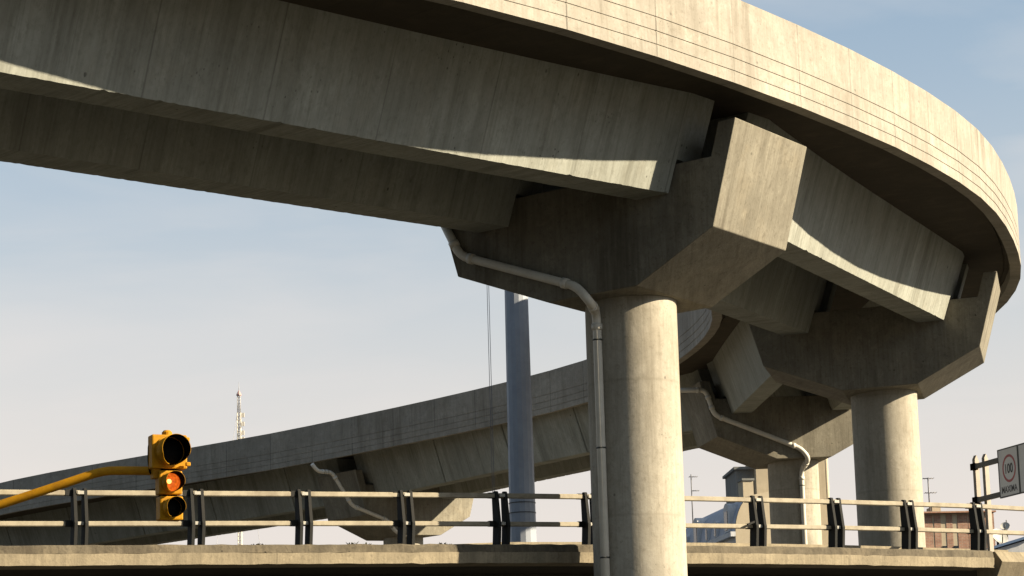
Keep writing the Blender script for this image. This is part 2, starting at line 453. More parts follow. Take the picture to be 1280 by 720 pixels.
def girder(i, outer):
    """one straight trough girder from pier i to pier i+1, its ends notched to sit on the pier seats"""
    ub = G['uo'] if outer else G['ui']; lean = G['ut'] - G['uo']
    T2 = G['T'] / 2; gap = .035
    zt = G['zs'] + .38
    def sect(pi, v, zb, jit=0.0):
        k = (zb - G['hb']) / (G['zs'] - G['hb'])
        kt = (zt - G['hb']) / (G['zs'] - G['hb'])
        q = [(ub + lean * k, zb), (ub + lean * kt, zt), (ub - G['bw'] - lean * kt, zt), (ub - G['bw'] - lean * k, zb)]
        out = []
        for j, (u, z) in enumerate(q):
            out.append(LP(pi, u, v, z, G['tl'] if j in (1, 2) else G['tc']))
        return np.array(out)
    hb, hn = G['hb'], G['hs'] + .075
    A0, A1 = sect(i, T2 + gap, hb), sect(i + 1, -T2 - gap, hb)
    L = np.linalg.norm(A1.mean(0) - A0.mean(0)); n = int(L / .09)
    nibA = [sect(i, T2 - .80, hn), sect(i, T2 + gap, hn)]
    nibB = [sect(i + 1, -T2 - gap, hn), sect(i + 1, -T2 + .80, hn)]
    rnd = random.Random(i * 7 + outer)
    def S(t, inset=0.0):
        s = A0 + (A1 - A0) * t
        if inset:
            c = s.mean(0); d = s - c
            s = s.copy()
            U = (s[1] - s[2]); U /= np.linalg.norm(U)
            for j, sg in enumerate((1, 1, -1, -1)): s[j] -= U * sg * inset
            s[0][2] += inset; s[3][2] += inset
        elif 0 < t < 1:
            s = s.copy()
            s[0] += np.array([rnd.gauss(0, .002), rnd.gauss(0, .002), abs(rnd.gauss(0, .004)) + (rnd.random() < .06) * rnd.uniform(.005, .025)])
            s[3] += np.array([rnd.gauss(0, .002), rnd.gauss(0, .002), abs(rnd.gauss(0, .004))])
        return s
    joints = JOINTS.get((i, outer), [])
    ts = [(k / n, 0) for k in range(n + 1)]
    for jt in joints:
        e = .055 / L
        ts = [q for q in ts if abs(q[0] - jt) > e * 1.2]
        ts += [(jt - e, 0), (jt - e + 1e-7, 1), (jt + e - 1e-7, 1), (jt + e, 0)]
    ts.sort()
    body = [S(t, .07 if f else 0) for t, f in ts]
    secs = nibA + body + nibB
    mb = MB().sweep(secs, True, True)
    # give the webs vertical-reading uv: (run, height)
    return mb.build('girder', M['girder'], ramp_o)
JOINTS = {(4, False): [.08, .325, .54, .76], (5, False): [.1, .3, .5, .7, .9]}
for i in range(0, 7):
    for o_ in (True, False): girder(i, o_)

# ------------------------------------------------------------------ piers
pier_labels = {
    2: 'nearest huge concrete pier with a white drainpipe and sunlit end block',
    3: 'round concrete pier at the right under the outermost bend, without a drainpipe',
    4: 'concrete pier with pale drainpipe zigzagging down, between the two big round columns',
    5: 'distant pier mostly hidden behind the guardrail posts with a thin zigzag drainpipe',
    6: 'farthest pier of the ramp, glimpsed between the guardrail bars at the left edge'}
def pix_plane(i, px, py, v):
    o, U, V = frame(i); d = ray(px, py)
    return d * (((o + V * v) @ V) / (d @ V))
def smooth_path(pts, r=.18, n=5):
    P = [np.asarray(p, float) for p in pts]; out = [P[0]]
    for a, b, c in zip(P[:-2], P[1:-1], P[2:]):
        l = min(r, .45 * np.linalg.norm(b - a), .45 * np.linalg.norm(c - b))
        p0 = b + (a - b) / np.linalg.norm(a - b) * l; p1 = b + (c - b) / np.linalg.norm(c - b) * l
        for t in np.linspace(0, 1, n + 1):
            out.append((1 - t) ** 2 * p0 + 2 * t * (1 - t) * b + t * t * p1)
    out.append(P[-1])
    return out
piers = {}
def pier(i):
    x, y, z, t = PX[i]
    r = root('concrete_pier', (x, y, GZ), -t)
    tag(r, pier_labels[i], 'bridge pier', 'piers carrying the curved ramp')
    T2 = G['T'] / 2; le = G['lean']; aa = lambda h: G['a1'] + le * (h - G['h1'])
    sh, st = G['h2'], G['hs']; we = G['we']
    prof = [(-G['aL'], 0), (G['aR'], 0), (G['a1'], G['h1']), (aa(sh), sh), (aa(sh) - we, sh), (aa(st) - we, st),
            (-aa(st) + we, st), (-aa(sh) + we, sh), (-aa(sh), sh), (-G['a1'], G['h1'])]
    mb = MB()
    A = [LP(i, u, -T2, h) for u, h in prof]; B = [LP(i, u, T2, h) for u, h in prof]
    # faces split so that no n-gon is concave
    for P, fl in ((A, 1), (B, 0)):
        for q in ((0, 1, 2, 9), (2, 3, 4, 5), (9, 2, 5, 6), (6, 7, 8, 9)):
            f = [P[k] for k in q]
            mb.face(f if fl else f[::-1])
    n = len(prof)
    for k in range(n):
        mb.face([A[k], B[k], B[(k + 1) % n], A[(k + 1) % n]])
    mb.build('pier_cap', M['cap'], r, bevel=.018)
    # column
    cb = MB(); c = LP(i, G['cu'], 0, 0); R = .9; nn = 64
    zb = GZ - .0; zt = c[2] + .04
    ring = [(math.cos(a), math.sin(a), a) for a in np.linspace(0, 2 * math.pi, nn + 1)]
    zz = [zb, zb + 4, zb + 7, zt]
    for z0, z1 in zip(zz[:-1], zz[1:]):
        for k in range(nn):
            (ca, sa, a), (cb_, sb_, b) = ring[k], ring[k + 1]
            cb.face([(c[0] + R * ca, c[1] + R * sa, z0), (c[0] + R * cb_, c[1] + R * sb_, z0), (c[0] + R * cb_, c[1] + R * sb_, z1), (c[0] + R * ca, c[1] + R * sa, z1)],
                    [(a * R, z0), (b * R, z0), (b * R, z1), (a * R, z1)], True)
    cb.build('column', M['column'], r)
    # bearing pads on the seat
    for s in (-1, 1):
        for ug in (G['uo'] - G['bw'] / 2, G['ui'] - G['bw'] / 2):
            o, U, V = frame(i)
            q = LP(i, ug, s * (T2 - .42), st + .036)
            MB().box(q, (.5, .35, .068), ax=(U, V, np.array([0, 0, 1.]))).build('bearing_pad', M['pad'], r)
    piers[i] = r
    return r
for i in range(2, 7): pier(i)

def col_side(i, ang, py, R=.98):
    """a point beside the column, ang measured from the direction to the viewer (clockwise seen from above = to the left in the picture)"""
    c = LP(i, G['cu'], 0, 0); d = -c[:2] / np.linalg.norm(c[:2])
    ca, sa = math.cos(ang), math.sin(ang)
    q = np.array([d[0] * ca + d[1] * sa, -d[0] * sa + d[1] * ca]) * R
    p = c[:2] + q
    Y = p[1]
    z = at(W / 2, py, Y)[2]
    # correct height for the roll at this column
    px = W / 2 + F * ((np.array([p[0], p[1], z]) @ rt) / (np.array([p[0], p[1], z]) @ fwd))
    z = at(px, py, Y)[2]
    return np.array([p[0], p[1], z])
def drain(i, face_px, ang, py0, rad, up_pt=None, vo=.1):
    T2 = G['T'] / 2
    pts = [pix_plane(i, px, py, -T2 - vo) for px, py in face_px]
    if up_pt is not None: pts = [up_pt] + pts
    a = col_side(i, ang, py0)
    b = a.copy(); b[2] = GZ
    path = smooth_path(pts + [a, b], .22)
    o = MB().tube(path, rad, 14).build('drain_pipe', M['pipe'], piers[i])
    P = pts + [a, b]
    for k in range(1, len(P) - 1):                       # a collar at each side of every elbow
        for q in (P[k - 1], P[k + 1]):
            d = (q - P[k]); L = np.linalg.norm(d)
            if L < .5: continue
            d /= L
            s = P[k] + d * .22
            sub(MB().tube([s, s + d * .12], rad * 1.2, 16), 'pipe_collar', M['pipe'], o)
    z = a[2] - .55
    while z > GZ + 1:
        q = np.array([a[0], a[1], z]); sub(MB().tube([q, q + np.array([0, 0, .03])], rad * 1.1, 14), 'pipe_clamp', M['dsteel'], o)
        z -= 2.1
    return o
drain(2, [(549, 268), (575, 320), (721, 358), (737, 377)], .745, 391, .088)
drain(4, [(846, 488), (882, 487.5), (893, 519), (1001, 560.5), (1011.5, 573)], -.30, 588, .085)
drain(5, [(390, 580), (397, 589), (415, 590.5), (440, 632), (486, 651), (493.5, 664)], -.4, 671, .085)

# ------------------------------------------------------------------ low road bridge crossing behind the first column
pxs = {-1: -58, 0: 100, 1: 246.5, 2: 381.3, 3: 509.3, 4: 628.5, 5: 740, 6: 846, 7: 950, 8: 1048, 9: 1139.5, 10: 1225.7, 11: 1308, 12: 1386, 13: 1460, 14: 1531, 15: 1600}
yd = {-1: 683.6, 0: 682.9, 1: 682.2, 2: 682, 3: 681.8, 4: 681.6, 5: 682, 6: 683, 7: 684.2, 8: 685.7, 9: 687.6, 10: 689.6, 11: 692, 12: 694.5, 13: 697, 14: 699.5, 15: 702}
yt = {-1: 614.4, 0: 615.7, 1: 616.4, 2: 617.2, 3: 618.2, 4: 619.2, 5: 620.5, 6: 622.3, 7: 624.5, 8: 626.9, 9: 629.6, 10: 632.5, 11: 637, 12: 641, 13: 645, 14: 649, 15: 653}
ym = {-1: 654.3, 0: 654.3, 1: 654, 2: 653.8, 3: 654, 4: 654.5, 5: 655.2, 6: 656.4, 7: 657.7, 8: 659.2, 9: 661.3, 10: 664, 11: 667, 12: 670, 13: 673, 14: 676, 15: 679}
Yn = lambda n: 46.4 + 1.025 * n
def bp_(n, tab):
    lo = int(math.floor(n)); lo = max(-1, min(14, lo)); t = n - lo
    g = lambda d: d[lo] * (1 - t) + d[lo + 1] * t
    return at(g(pxs), g(tab), Yn(n))
def bdir(n):
    d = bp_(min(n + .5, 15), yd) - bp_(max(n - .5, -1), yd); d[2] = 0
    return d / np.linalg.norm(d)
bridge = root('road_bridge', (*bp_(4, yd)[:2], GZ))
tag(bridge, 'low concrete road bridge crossing the bottom of the view behind the big column', 'bridge')
def bsec(n, prof):
    p = bp_(n, yd); d = bdir(n); o = np.array([d[1], -d[0], 0])       # o points out, towards the viewer
    return [p + o * a + np.array([0, 0, b]) for a, b in prof]
KH = .36
rk = random.Random(3)
def jit(prof, amt):
    return [(a + rk.gauss(0, amt), b + rk.gauss(0, amt)) for a, b in prof]
nn = list(np.arange(-1, 10.101, .1))
nn = [float(k) for k in nn]
# lower kerb face
MB().sweep([bsec(n, [(-.55, -KH), (.20, -KH + rk.gauss(0, .004)), (.215, -.15 + rk.gauss(0, .004)), (-.55, -.15)]) for n in nn]).build('kerb', M['kerb'], bridge)
MB().sweep([bsec(n, [(-.55, -.149), (.20 + rk.gauss(0, .006), -.149), (.185 + rk.gauss(0, .006), -.02 + rk.gauss(0, .006)), (.14, .0 + abs(rk.gauss(0, .008))), (-.55, 0)]) for n in nn]).build('kerb_upstand', M['kerbtop'], bridge)
# next span's edge beam, with its pointed outer face
MB().sweep([bsec(n, [(-.5, -.75), (.02, -.75), (.34, -.24), (.12, .0), (-.5, .0)]) for n in (10.16, 11, 12, 13, 15)]).build('edge_beam', M['kerb'], bridge)
# deck slab, web girders and the far parapet
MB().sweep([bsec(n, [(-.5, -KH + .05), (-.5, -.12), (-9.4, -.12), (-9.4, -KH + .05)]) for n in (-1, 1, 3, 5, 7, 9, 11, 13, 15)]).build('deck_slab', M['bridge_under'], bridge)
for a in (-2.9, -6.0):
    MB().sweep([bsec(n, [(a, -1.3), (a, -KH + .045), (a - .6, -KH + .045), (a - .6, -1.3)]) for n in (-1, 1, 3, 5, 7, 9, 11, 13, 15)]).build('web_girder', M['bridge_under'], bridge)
def farz(n):
    p = bp_(n, yd); d = bdir(n); o = np.array([d[1], -d[0], 0]); q = p - o * 9.2
    tgt = {-1: 690, 5: 684, 6.6: 677.5, 8: 677.3, 10: 678.6, 12: 681.3, 13: 683.2, 15: 687.5}
    ks = sorted(tgt); y = np.interp(n, ks, [tgt[k] for k in ks])
    px = W / 2 + F * ((q @ rt) / (q @ fwd))
    return at(px, y, q[1])[2] - p[2]
MB().sweep([bsec(n, [(-9.2, -.13), (-9.2, farz(n)), (-9.45, farz(n)), (-9.45, -.13)]) for n in (-1, 1, 3, 5, 6.6, 7, 8, 9, 10, 11, 12, 13, 14, 15)]).build('far_parapet', M['kerb'], bridge)

guard = root('guard_rail', (*bp_(4, yd)[:2], bp_(4, yd)[2]))
tag(guard, 'two-bar steel guardrail on paired dark bent plate posts along the low bridge kerb', 'guardrail')
def railmesh(tab, h, n0=-1, n1=13):
    ns = np.arange(n0, n1 + .01, .5)
    secs = []
    for n in ns:
        p = bp_(float(n), tab); d = bdir(float(n)); o = np.array([d[1], -d[0], 0]); e = .016
        w = h * .8
        pr = [(w/2 - e, -h/2), (w/2, -h/2 + e), (w/2, h/2 - e), (w/2 - e, h/2), (-w/2 + e, h/2), (-w/2, h/2 - e), (-w/2, -h/2 + e), (-w/2 + e, -h/2)]
        secs.append([p + o * (a - .085) + np.array([0, 0, b]) for a, b in pr])
    return MB().sweep(secs)
railmesh(yt, .10).build('rail', M['rail'], guard)
railmesh(ym, .095).build('rail', M['rail'], guard)
for n in range(-1, 13):
    p = bp_(n, yd); d = bdir(n); o = np.array([d[1], -d[0], 0]); Z = np.array([0, 0, 1.])
    ht = bp_(n, yt)[2] - p[2] + .085; hm = bp_(n, ym)[2] - p[2]
    mb = MB()
    for s in (-.10, .10):
        f = [(.055, 0), (.10, hm), (.085, hm + .05), (.0, ht - .02), (-.025, ht), (-.09, ht), (-.16, ht - .08), (-.14, hm), (-.18, 0)]
        A = [p + d * (s - .03) + o * a + Z * b for a, b in f]; B = [p + d * (s + .03) + o * a + Z * b for a, b in f]
        mb.face(A); mb.face(B[::-1])
        for k in range(len(f)):
            j = (k + 1) % len(f); mb.face([A[k], B[k], B[j], A[j]])
    po = mb.build('post', M['plate'], guard)
    for b in (ht - .085, hm):
        sub(MB().box(p + o * .02 + Z * b, (.12, .03, .06), ax=(d, o, Z)), 'bracket', M['plate_edge'], po)
    for b in (ht - .085, hm):
        for s in (-.19,):                    # black box on the bar standing in for the post's shadow
            sub(MB().box(p + d * s - o * .085 + Z * b, (.13, .09, .11), ax=(d, o, Z)), 'post_shadow', M['plate'], po)
    if n == 7:
        sub(MB().beam(p - d * .1 + Z * (hm + .1) + o * .05, p - d * .32 + Z * (hm + .02) + o * .05, .03, .04), 'bent_stub', M['plate'], po)

# tiny weeds rooted in the kerb
for n, s in ((2.5, 1.0), (3.35, .7), (1.55, .6)):
    p = bp_(n, yd); d = bdir(n); o = np.array([d[1], -d[0], 0]); mb = MB(); rw = random.Random(int(n * 100))
    for k in range(26):
        a = rw.uniform(0, 6.28); l = rw.uniform(.03, .1) * s; b = p + d * rw.uniform(-.22, .22) * s + o * .1
        t = b + np.array([math.cos(a) * l, math.sin(a) * l, l * rw.uniform(.3, 1.0)]); w_ = np.array([math.sin(a), -math.cos(a), 0]) * .018
        mb.face([b - w_ * .4, (b + t) / 2 + w_, t, (b + t) / 2 - w_])
    g = mb.build('weed_tuft', M['weed'], None, merge=False)
    lab = {2.5: 'largest dry weed tuft on the kerb, beside the fourth post from the left', 3.35: 'small weed tuft on the kerb under the lit end of the distant pier',
           1.55: 'tiny weed tuft on the kerb right of the traffic light'}[n]
    tag(g, lab, 'weed', 'weeds growing on the kerb')

# ------------------------------------------------------------------ high blue-grey pole and the cables beside it
def octo(c, r, n=16, rot=.2):
    return [c + np.array([r * math.cos(a + rot), r * math.sin(a + rot), 0]) for a in np.linspace(0, 2 * math.pi, n, endpoint=False)]
PY = 68.5
pb = at(654.5, 690, PY); ptop = at(646, 360, PY)
zt = 17.5
k = (.318 - .36) / (ptop[2] - pb[2])
rad = lambda z: .36 + k * (z - pb[2])
pole = root('lamp_mast', (pb[0], pb[1], GZ))
tag(pole, 'tall tapered blue grey steel mast standing behind the guardrail', 'mast')
MB().sweep([octo(np.array([pb[0], pb[1], z]), rad(z)) for z in (GZ, 3, 8, 12, zt)]).build('shaft', M['pole'], pole)
for py in (629, 641.5):
    z = at(654, py, PY)[2]
    MB().sweep([octo(np.array([pb[0], pb[1], z + h]), rad(z) + e) for h, e in ((-.012, .0), (-.011, .012), (.011, .012), (.012, .0))], cap=False).build('band', M['dsteel'], pole)
MB().beam((pb[0], pb[1], zt - .3), (pb[0] - .95, pb[1], zt - .3), .1, .1).build('arm', M['pole'], pole)
for px, lab in ((611.2, 'left one of two thin cables hanging beside the blue grey mast'), (613.4, 'right one of two thin cables hanging beside the blue grey mast')):
    q = at(px, 450, PY)
    c = MB().tube([(q[0], q[1], zt - .3), (q[0], q[1], 10), (q[0] + .01, q[1], GZ)], .009, 6).build('hanging_cable', M['wire'])
    tag(c, lab, 'cable', 'pair of hanging cables')

# ------------------------------------------------------------------ traffic light on its mast arm
TY = 32.0
tl = root('traffic_light', (*at(214, 600, TY)[:2], at(214, 652, TY)[2]))
tag(tl, 'yellow three lamp traffic light glowing amber at the end of a bent yellow arm', 'traffic light')
phi = math.radians(24)                                   # faces towards the viewer and to the right
n_ = np.array([math.sin(phi), -math.cos(phi), 0]); s_ = np.array([math.cos(phi), math.sin(phi), 0]); Z = np.array([0, 0, 1.])
PXM = TY / F
def rbox(c, w, d, h, name, mat, bev):
    return MB().box(c, (w, d, h), ax=(s_, -n_, Z)).build(name, mat, tl, bevel=bev)
def lamp(cx, cy, wpx, hpx, rpx, lens, depth, vis, slot):
    c = at(cx, cy, TY); w, h, r = wpx * PXM / math.cos(phi), hpx * PXM, rpx * PXM
    body = rbox(c - n_ * .09, w, .2, h, 'housing', M['yellow'], .018)
    # door rim, lens and tunnel visor
    e = c + n_ * .012
    ring = lambda R, o: [e + n_ * o + R * (s_ * math.cos(a) + Z * math.sin(a)) for a in np.linspace(0, 2 * math.pi, 40, endpoint=False)]
    sub(MB().sweep([ring(r * 1.13, 0), ring(r * 1.13, .018), ring(r * 1.0, .018), ring(r * 1.0, 0)], cap=False, smooth=False), 'lens_rim', M['yellow'], body)
    ln = MB(); P = [ring(r * .98 * math.cos(a), .005 + .035 * math.sin(a)) for a in np.linspace(0, 1.5, 7)]
    sub(ln.sweep(P, smooth=True), 'lens', lens, body)
    # visor: an open tube cut back at its bottom, yellow outside and black inside
    na = 48
    def vr(R):
        out = []
        for a in np.linspace(0, 2 * math.pi, na + 1):
            bottom = max(0, -math.sin(a))
            L = vis * (1 - .55 * max(0, bottom - .35) / .65)
            out.append((e + n_ * .014 + R * (s_ * math.cos(a) + Z * math.sin(a)), e + n_ * L + R * (s_ * math.cos(a) + Z * math.sin(a))))
        return out
    o_, i_ = vr(r * 1.06), vr(r * 1.035)
    vo = MB(); vi = MB()
    for q in range(na):
        if slot and abs(q - na * .75) < 3: continue
        vo.face([o_[q][0], o_[q + 1][0], o_[q + 1][1], o_[q][1]], smooth=True)
        vo.face([o_[q][1], o_[q + 1][1], i_[q + 1][1], i_[q][1]])
        vi.face([i_[q][0], i_[q][1], i_[q + 1][1], i_[q + 1][0]], smooth=True)
    v_ = sub(vo, 'visor', M['yellow'], body)
    sub(vi, 'visor_lining', M['black'], body)
    return body, e, r
lamp(212, 564.5, 42, 43, 17.5, M['darklens'], .2, .30, True)
b2, e2, r2 = lamp(213.5, 603, 27.5, 30, 11.6, M['amber'], .2, .21, True)
lamp(214.5, 635, 27.5, 30, 11.6, M['darklens'], .2, .21, True)
g = MB(); cc = e2 + n_ * .035 - s_ * r2 * .3 + Z * r2 * .05
for a in np.linspace(0, math.pi, 7)[:-1]:
    pass
secs = [[cc + n_ * (.012 * math.sin(t)) + r2 * .26 * math.cos(t) * (s_ * math.cos(a) + Z * math.sin(a)) for a in np.linspace(0, 2 * math.pi, 16, endpoint=False)] for t in np.linspace(0, 1.5, 5)]
sub(g.sweep(secs, smooth=True), 'lit_bulb', M['bulb'], b2)
# hardware: top cap, hinge lugs, joint plates, cable
q = at(211, 541.5, TY); MB().sweep([octo(q + Z * h - n_ * .08, r, 14) for h, r in ((-.02, .065), (.02, .065), (.045, .04), (.05, .01))]).build('top_cap', M['yellow'], tl)
for px, py in ((234.5, 549), (235.5, 580), (190, 551)):
    q = at(px, py, TY); MB().box(q - n_ * .02, (.06, .05, .05), ax=(s_, n_, Z)).build('hinge_lug', M['yellow'], tl, bevel=.01)
for py in (586.8, 618.6):
    q = at(212.5, py, TY); MB().box(q - n_ * .1, (.2, .15, .03), ax=(s_, n_, Z)).build('joint_plate', M['black'], tl)
cab = [at(191, 551, TY) , at(187.5, 556, TY), at(187, 575, TY), at(189, 590, TY), at(194, 594, TY), at(197, 590, TY)]
MB().tube(smooth_path([k - n_ * .06 for k in cab], .1), .012, 8).build('cable', M['black'], tl)
A_ = [(206, 589), (192, 588.6), (158, 588.3), (134, 588.5), (118, 592), (60, 611.5), (0, 631), (-90, 660), (-150, 680)]
Ap = [at(px, py, TY + .12) for px, py in A_]
base = Ap[-1].copy(); base[2] = GZ
arm = MB().tube(smooth_path(Ap + [base], .5, 8), .055, 18).build('mast_arm', M['yellow'], tl)
q = at(196, 590, TY); MB().box(q - n_ * .05, (.10, .14, .16), ax=(s_, n_, Z)).build('arm_clamp', M['yellow'], tl, bevel=.01)

# ------------------------------------------------------------------ speed sign on the overhead frame
SY = 66.0
sd = np.array([.30, -.954, 0]); sd /= np.linalg.norm(sd)           # along the panel, towards the viewer
sn = np.array([sd[1], -sd[0], 0])                                   # out of the printed face (to the left)
tlc = at(1248, 562.8, SY); PHt = 61.0 * SY / F; PWd = 1.07
frame_o = root('sign_gantry', (*(tlc - sd * 1.45)[:2], bp_(10, yd)[2]))
tag(frame_o, 'steel overhead frame with two flat posts and two bars carrying road signs', 'sign gantry')
def on_s(a, b, out=0.0):
    return tlc + sd * a - Z * b + sn * out
for dx, off in ((-1.52, .0), (-1.22, -.12)):
    p0 = on_s(dx, 0, -.12 + off); top = p0[2] + .02 - (0.0)
    pxm = MB()
    c = np.array([p0[0], p0[1], 0]); wv = np.array([.83, .56, 0]); tv = np.array([-.56, .83, 0])
    f = [(-.065, 3.6), (.075, 3.6), (.075, top - .10), (.0, top + .05), (-.065, top - .06)]
    A = [c + wv * a + tv * -.05 + Z * h for a, h in f]; B = [c + wv * a + tv * .05 + Z * h for a, h in f]
    pxm.face(A); pxm.face(B[::-1])
    for q in range(5): pxm.face([A[q], B[q], B[(q + 1) % 5], A[(q + 1) % 5]])
    pxm.build('post', M['gsteel'], frame_o)
for b in (.22, 1.10):
    MB().beam(on_s(-1.56, b + .02, -.05), on_s(4.2, b + .02, -.05), .09, .125).build('crossbar', M['dsteel'], frame_o)
    MB().beam(on_s(-1.56, b + .02, -.04), on_s(-1.36, b + .02, -.04), .13, .17).build('clamp', M['black'], frame_o)
def text_mb(body, size_h, width, centre, depth):
    cu = bpy.data.curves.new('lettering', 'FONT'); cu.body = body; cu.align_x = 'CENTER'; cu.align_y = 'CENTER'; cu.extrude = 0.0; cu.offset = .022
    to = bpy.data.objects.new('lettering_source', cu); COL.objects.link(to)
    dg = bpy.context.evaluated_depsgraph_get(); me = bpy.data.meshes.new_from_object(to.evaluated_get(dg))
    co = np.array([v.co[:] for v in me.vertices]); mn, mx = co.min(0), co.max(0)
    mb = MB()
    for p in me.polygons:
        pts = []
        for vi in p.vertices:
            a = (co[vi][0] - (mn[0] + mx[0]) / 2) / (mx[0] - mn[0]) * width
            b = (co[vi][1] - (mn[1] + mx[1]) / 2) / (mx[1] - mn[1]) * size_h
            pts.append(centre + sd * a + Z * b + sn * depth)
        mb.face(pts)
    bpy.data.objects.remove(to); bpy.data.meshes.remove(me); bpy.data.curves.remove(cu)
    return mb
sign = root('speed_limit_sign', tuple(on_s(PWd / 2, PHt)))
tag(sign, 'white speed sign with red ring reading 100 MAXIMA on the overhead frame', 'road sign')
def panel(a0, a1, par):
    MB().box(on_s((a0 + a1) / 2, PHt / 2, .02), (a1 - a0, .03, PHt), ax=(sd, sn, Z)).build('panel', M['signwhite'], par)
    fr = MB(); w = .03
    for (x0, x1, y0, y1) in ((a0, a1, 0, w), (a0, a1, PHt - w, PHt), (a0, a0 + w, w, PHt - w), (a1 - w, a1, w, PHt - w)):
        fr.box(on_s((x0 + x1) / 2, (y0 + y1) / 2, .02), (x1 - x0, .046, y1 - y0), ax=(sd, sn, Z))
    fr.build('edge_frame', M['dsteel'], par)
panel(0, PWd, sign)
cc = on_s(PWd * .535, PHt * .43, .0375)
ring = lambda R, o=0: [cc + sn * o + R * (sd * math.cos(a) + Z * math.sin(a)) for a in np.linspace(0, 2 * math.pi, 64, endpoint=False)]
rm = MB(); R0, R1 = ring(.355), ring(.29)
for k in range(64):
    j = (k + 1) % 64; rm.face([R0[k], R0[j], R1[j], R1[k]])
rm.build('red_ring', M['signred'], sign)
text_mb('100', .25, .40, cc, .002).build('numerals', M['signblack'], sign)
text_mb('MAXIMA', .17, .82, on_s(PWd * .5, PHt * .845, .0375), .0).build('lettering', M['signblack'], sign)
sign2 = root('blank_sign', tuple(on_s(PWd * 1.5, PHt)))
tag(sign2, 'edge of a second white sign cut off by the picture beside the 100 sign', 'road sign')
panel(PWd + .012, PWd + 1.5, sign2)

# ------------------------------------------------------------------ far buildings
def wall_frame(px, py, Y, ang):
    """origin at a pixel's ground point, a along the wall, b away"""
    p = at(px, py, Y); a = np.array([math.cos(ang), math.sin(ang), 0]); b = np.array([-math.sin(ang), math.cos(ang), 0])
    return p, a, b
# mansard house
BY = 150.0
hp0, ha, hb_ = wall_frame(920.5, 690, BY, math.radians(9.6))
house = root('mansard_house', (hp0[0], hp0[1], GZ))
tag(house, 'old house with curved blue slate mansard roof, dormers and cream gable', 'house')
zpx = lambda py, Y: at(930, py, Y)[2]
zc = zpx(667, BY)                               # cornice height
zr = zpx(612, BY)                               # roof top
def H3(a, b, z): return np.array([hp0[0], hp0[1], 0]) + ha * a + hb_ * b + Z * z
prof = [(0.0, GZ), (0.0, zc)]
for t in np.linspace(0, 1, 9)[1:]:
    prof.append((1.35 * (1 - math.cos(t * math.pi / 2)) , zc + (zr - zc) * .9 * math.sin(t * math.pi / 2)))
prof += [(2.6, zr), (2.6, GZ)]
DL = 14.5
gb = MB(); gb.face([H3(a, 0, z) for a, z in prof]); gb.face([H3(a, DL, z) for a, z in prof][::-1]); gb.face([H3(2.6, 0, GZ), H3(2.6, DL, GZ), H3(2.6, DL, zr), H3(2.6, 0, zr)])
gb.build('gable_wall', M['cream'], house)
sw = MB(); sw.face([H3(0, 0, GZ), H3(0, 0, zc), H3(0, DL, zc), H3(0, DL, GZ)]); sw.build('side_wall', M['bluewall'], house)
rf = MB(); rp = prof[1:-1]
for k in range(len(rp) - 1):
    (a0, z0), (a1, z1) = rp[k], rp[k + 1]
    l0 = k * .7; l1 = l0 + .7
    rf.face([H3(a0 - .02, .05, z0), H3(a1 - .02, .05, z1), H3(a1 - .02, DL, z1), H3(a0 - .02, DL, z0)], [(0, l0), (0, l1), (DL, l1), (DL, l0)], True)
roof = rf.build('roof', M['zinc'], house)
cn = MB(); cn.box(H3(-.14, DL / 2, zc), (.3, DL, .28), ax=(ha, hb_, Z)); cn.box(H3(-.07, DL / 2, zc - .9), (.14, DL, .12), ax=(ha, hb_, Z)); cn.build('cornice', M['bluewall'], house)
for b0, big in ((1.6, 1), (4.4, 0), (6.6, 0), (9.4, 1), (12.4, 0)):
    hgt = 1.75 if big else 1.0; wd = 1.25 if big else .7
    dz = zc + .25
    dm_ = MB(); pr = [(-wd / 2, 0), (wd / 2, 0), (wd / 2, hgt * .7)]
    pr += [(wd / 2 * math.cos(t), hgt * .7 + wd / 2 * .75 * math.sin(t)) for t in np.linspace(0, math.pi, 9)[1:-1]] + [(-wd / 2, hgt * .7)]
    A = [H3(-.12, b0 + x, dz + z) for x, z in pr]; B = [H3(1.1, b0 + x, dz + z) for x, z in pr]
    dm_.face(A)
    for k in range(len(pr)): j = (k + 1) % len(pr); dm_.face([A[k], B[k], B[j], A[j]])
    d_ = dm_.build('dormer', M['bluewall'], house)
    sub(MB().box(H3(-.135, b0, dz + hgt * .38), (.03, wd * .55, hgt * .62), ax=(ha, hb_, Z)), 'window', M['glass'], d_)
for b0 in (1.7, 4.4, 6.8, 9.3):
    MB().box(H3(-.012, b0, zc - 2.2), (.03, .8, 1.5), ax=(ha, hb_, Z)).build('window', M['glass'], house)
c0 = at(934, 626, BY + .5); c1 = at(934, 600.5, BY + .5)
ch = MB().box(((c0[0]), c0[1] + .5, (c0[2] + c1[2]) / 2 - .3), (13.5 * BY / F, 1.1, c1[2] - c0[2] + .6), math.radians(9.6)).build('chimney', M['cream'], house)
sub(MB().box((c0[0], c0[1] + .5, c1[2] + .05), (16 * BY / F, 1.25, .12), math.radians(9.6)), 'chimney_cap', M['shade_cap_grey'], ch)
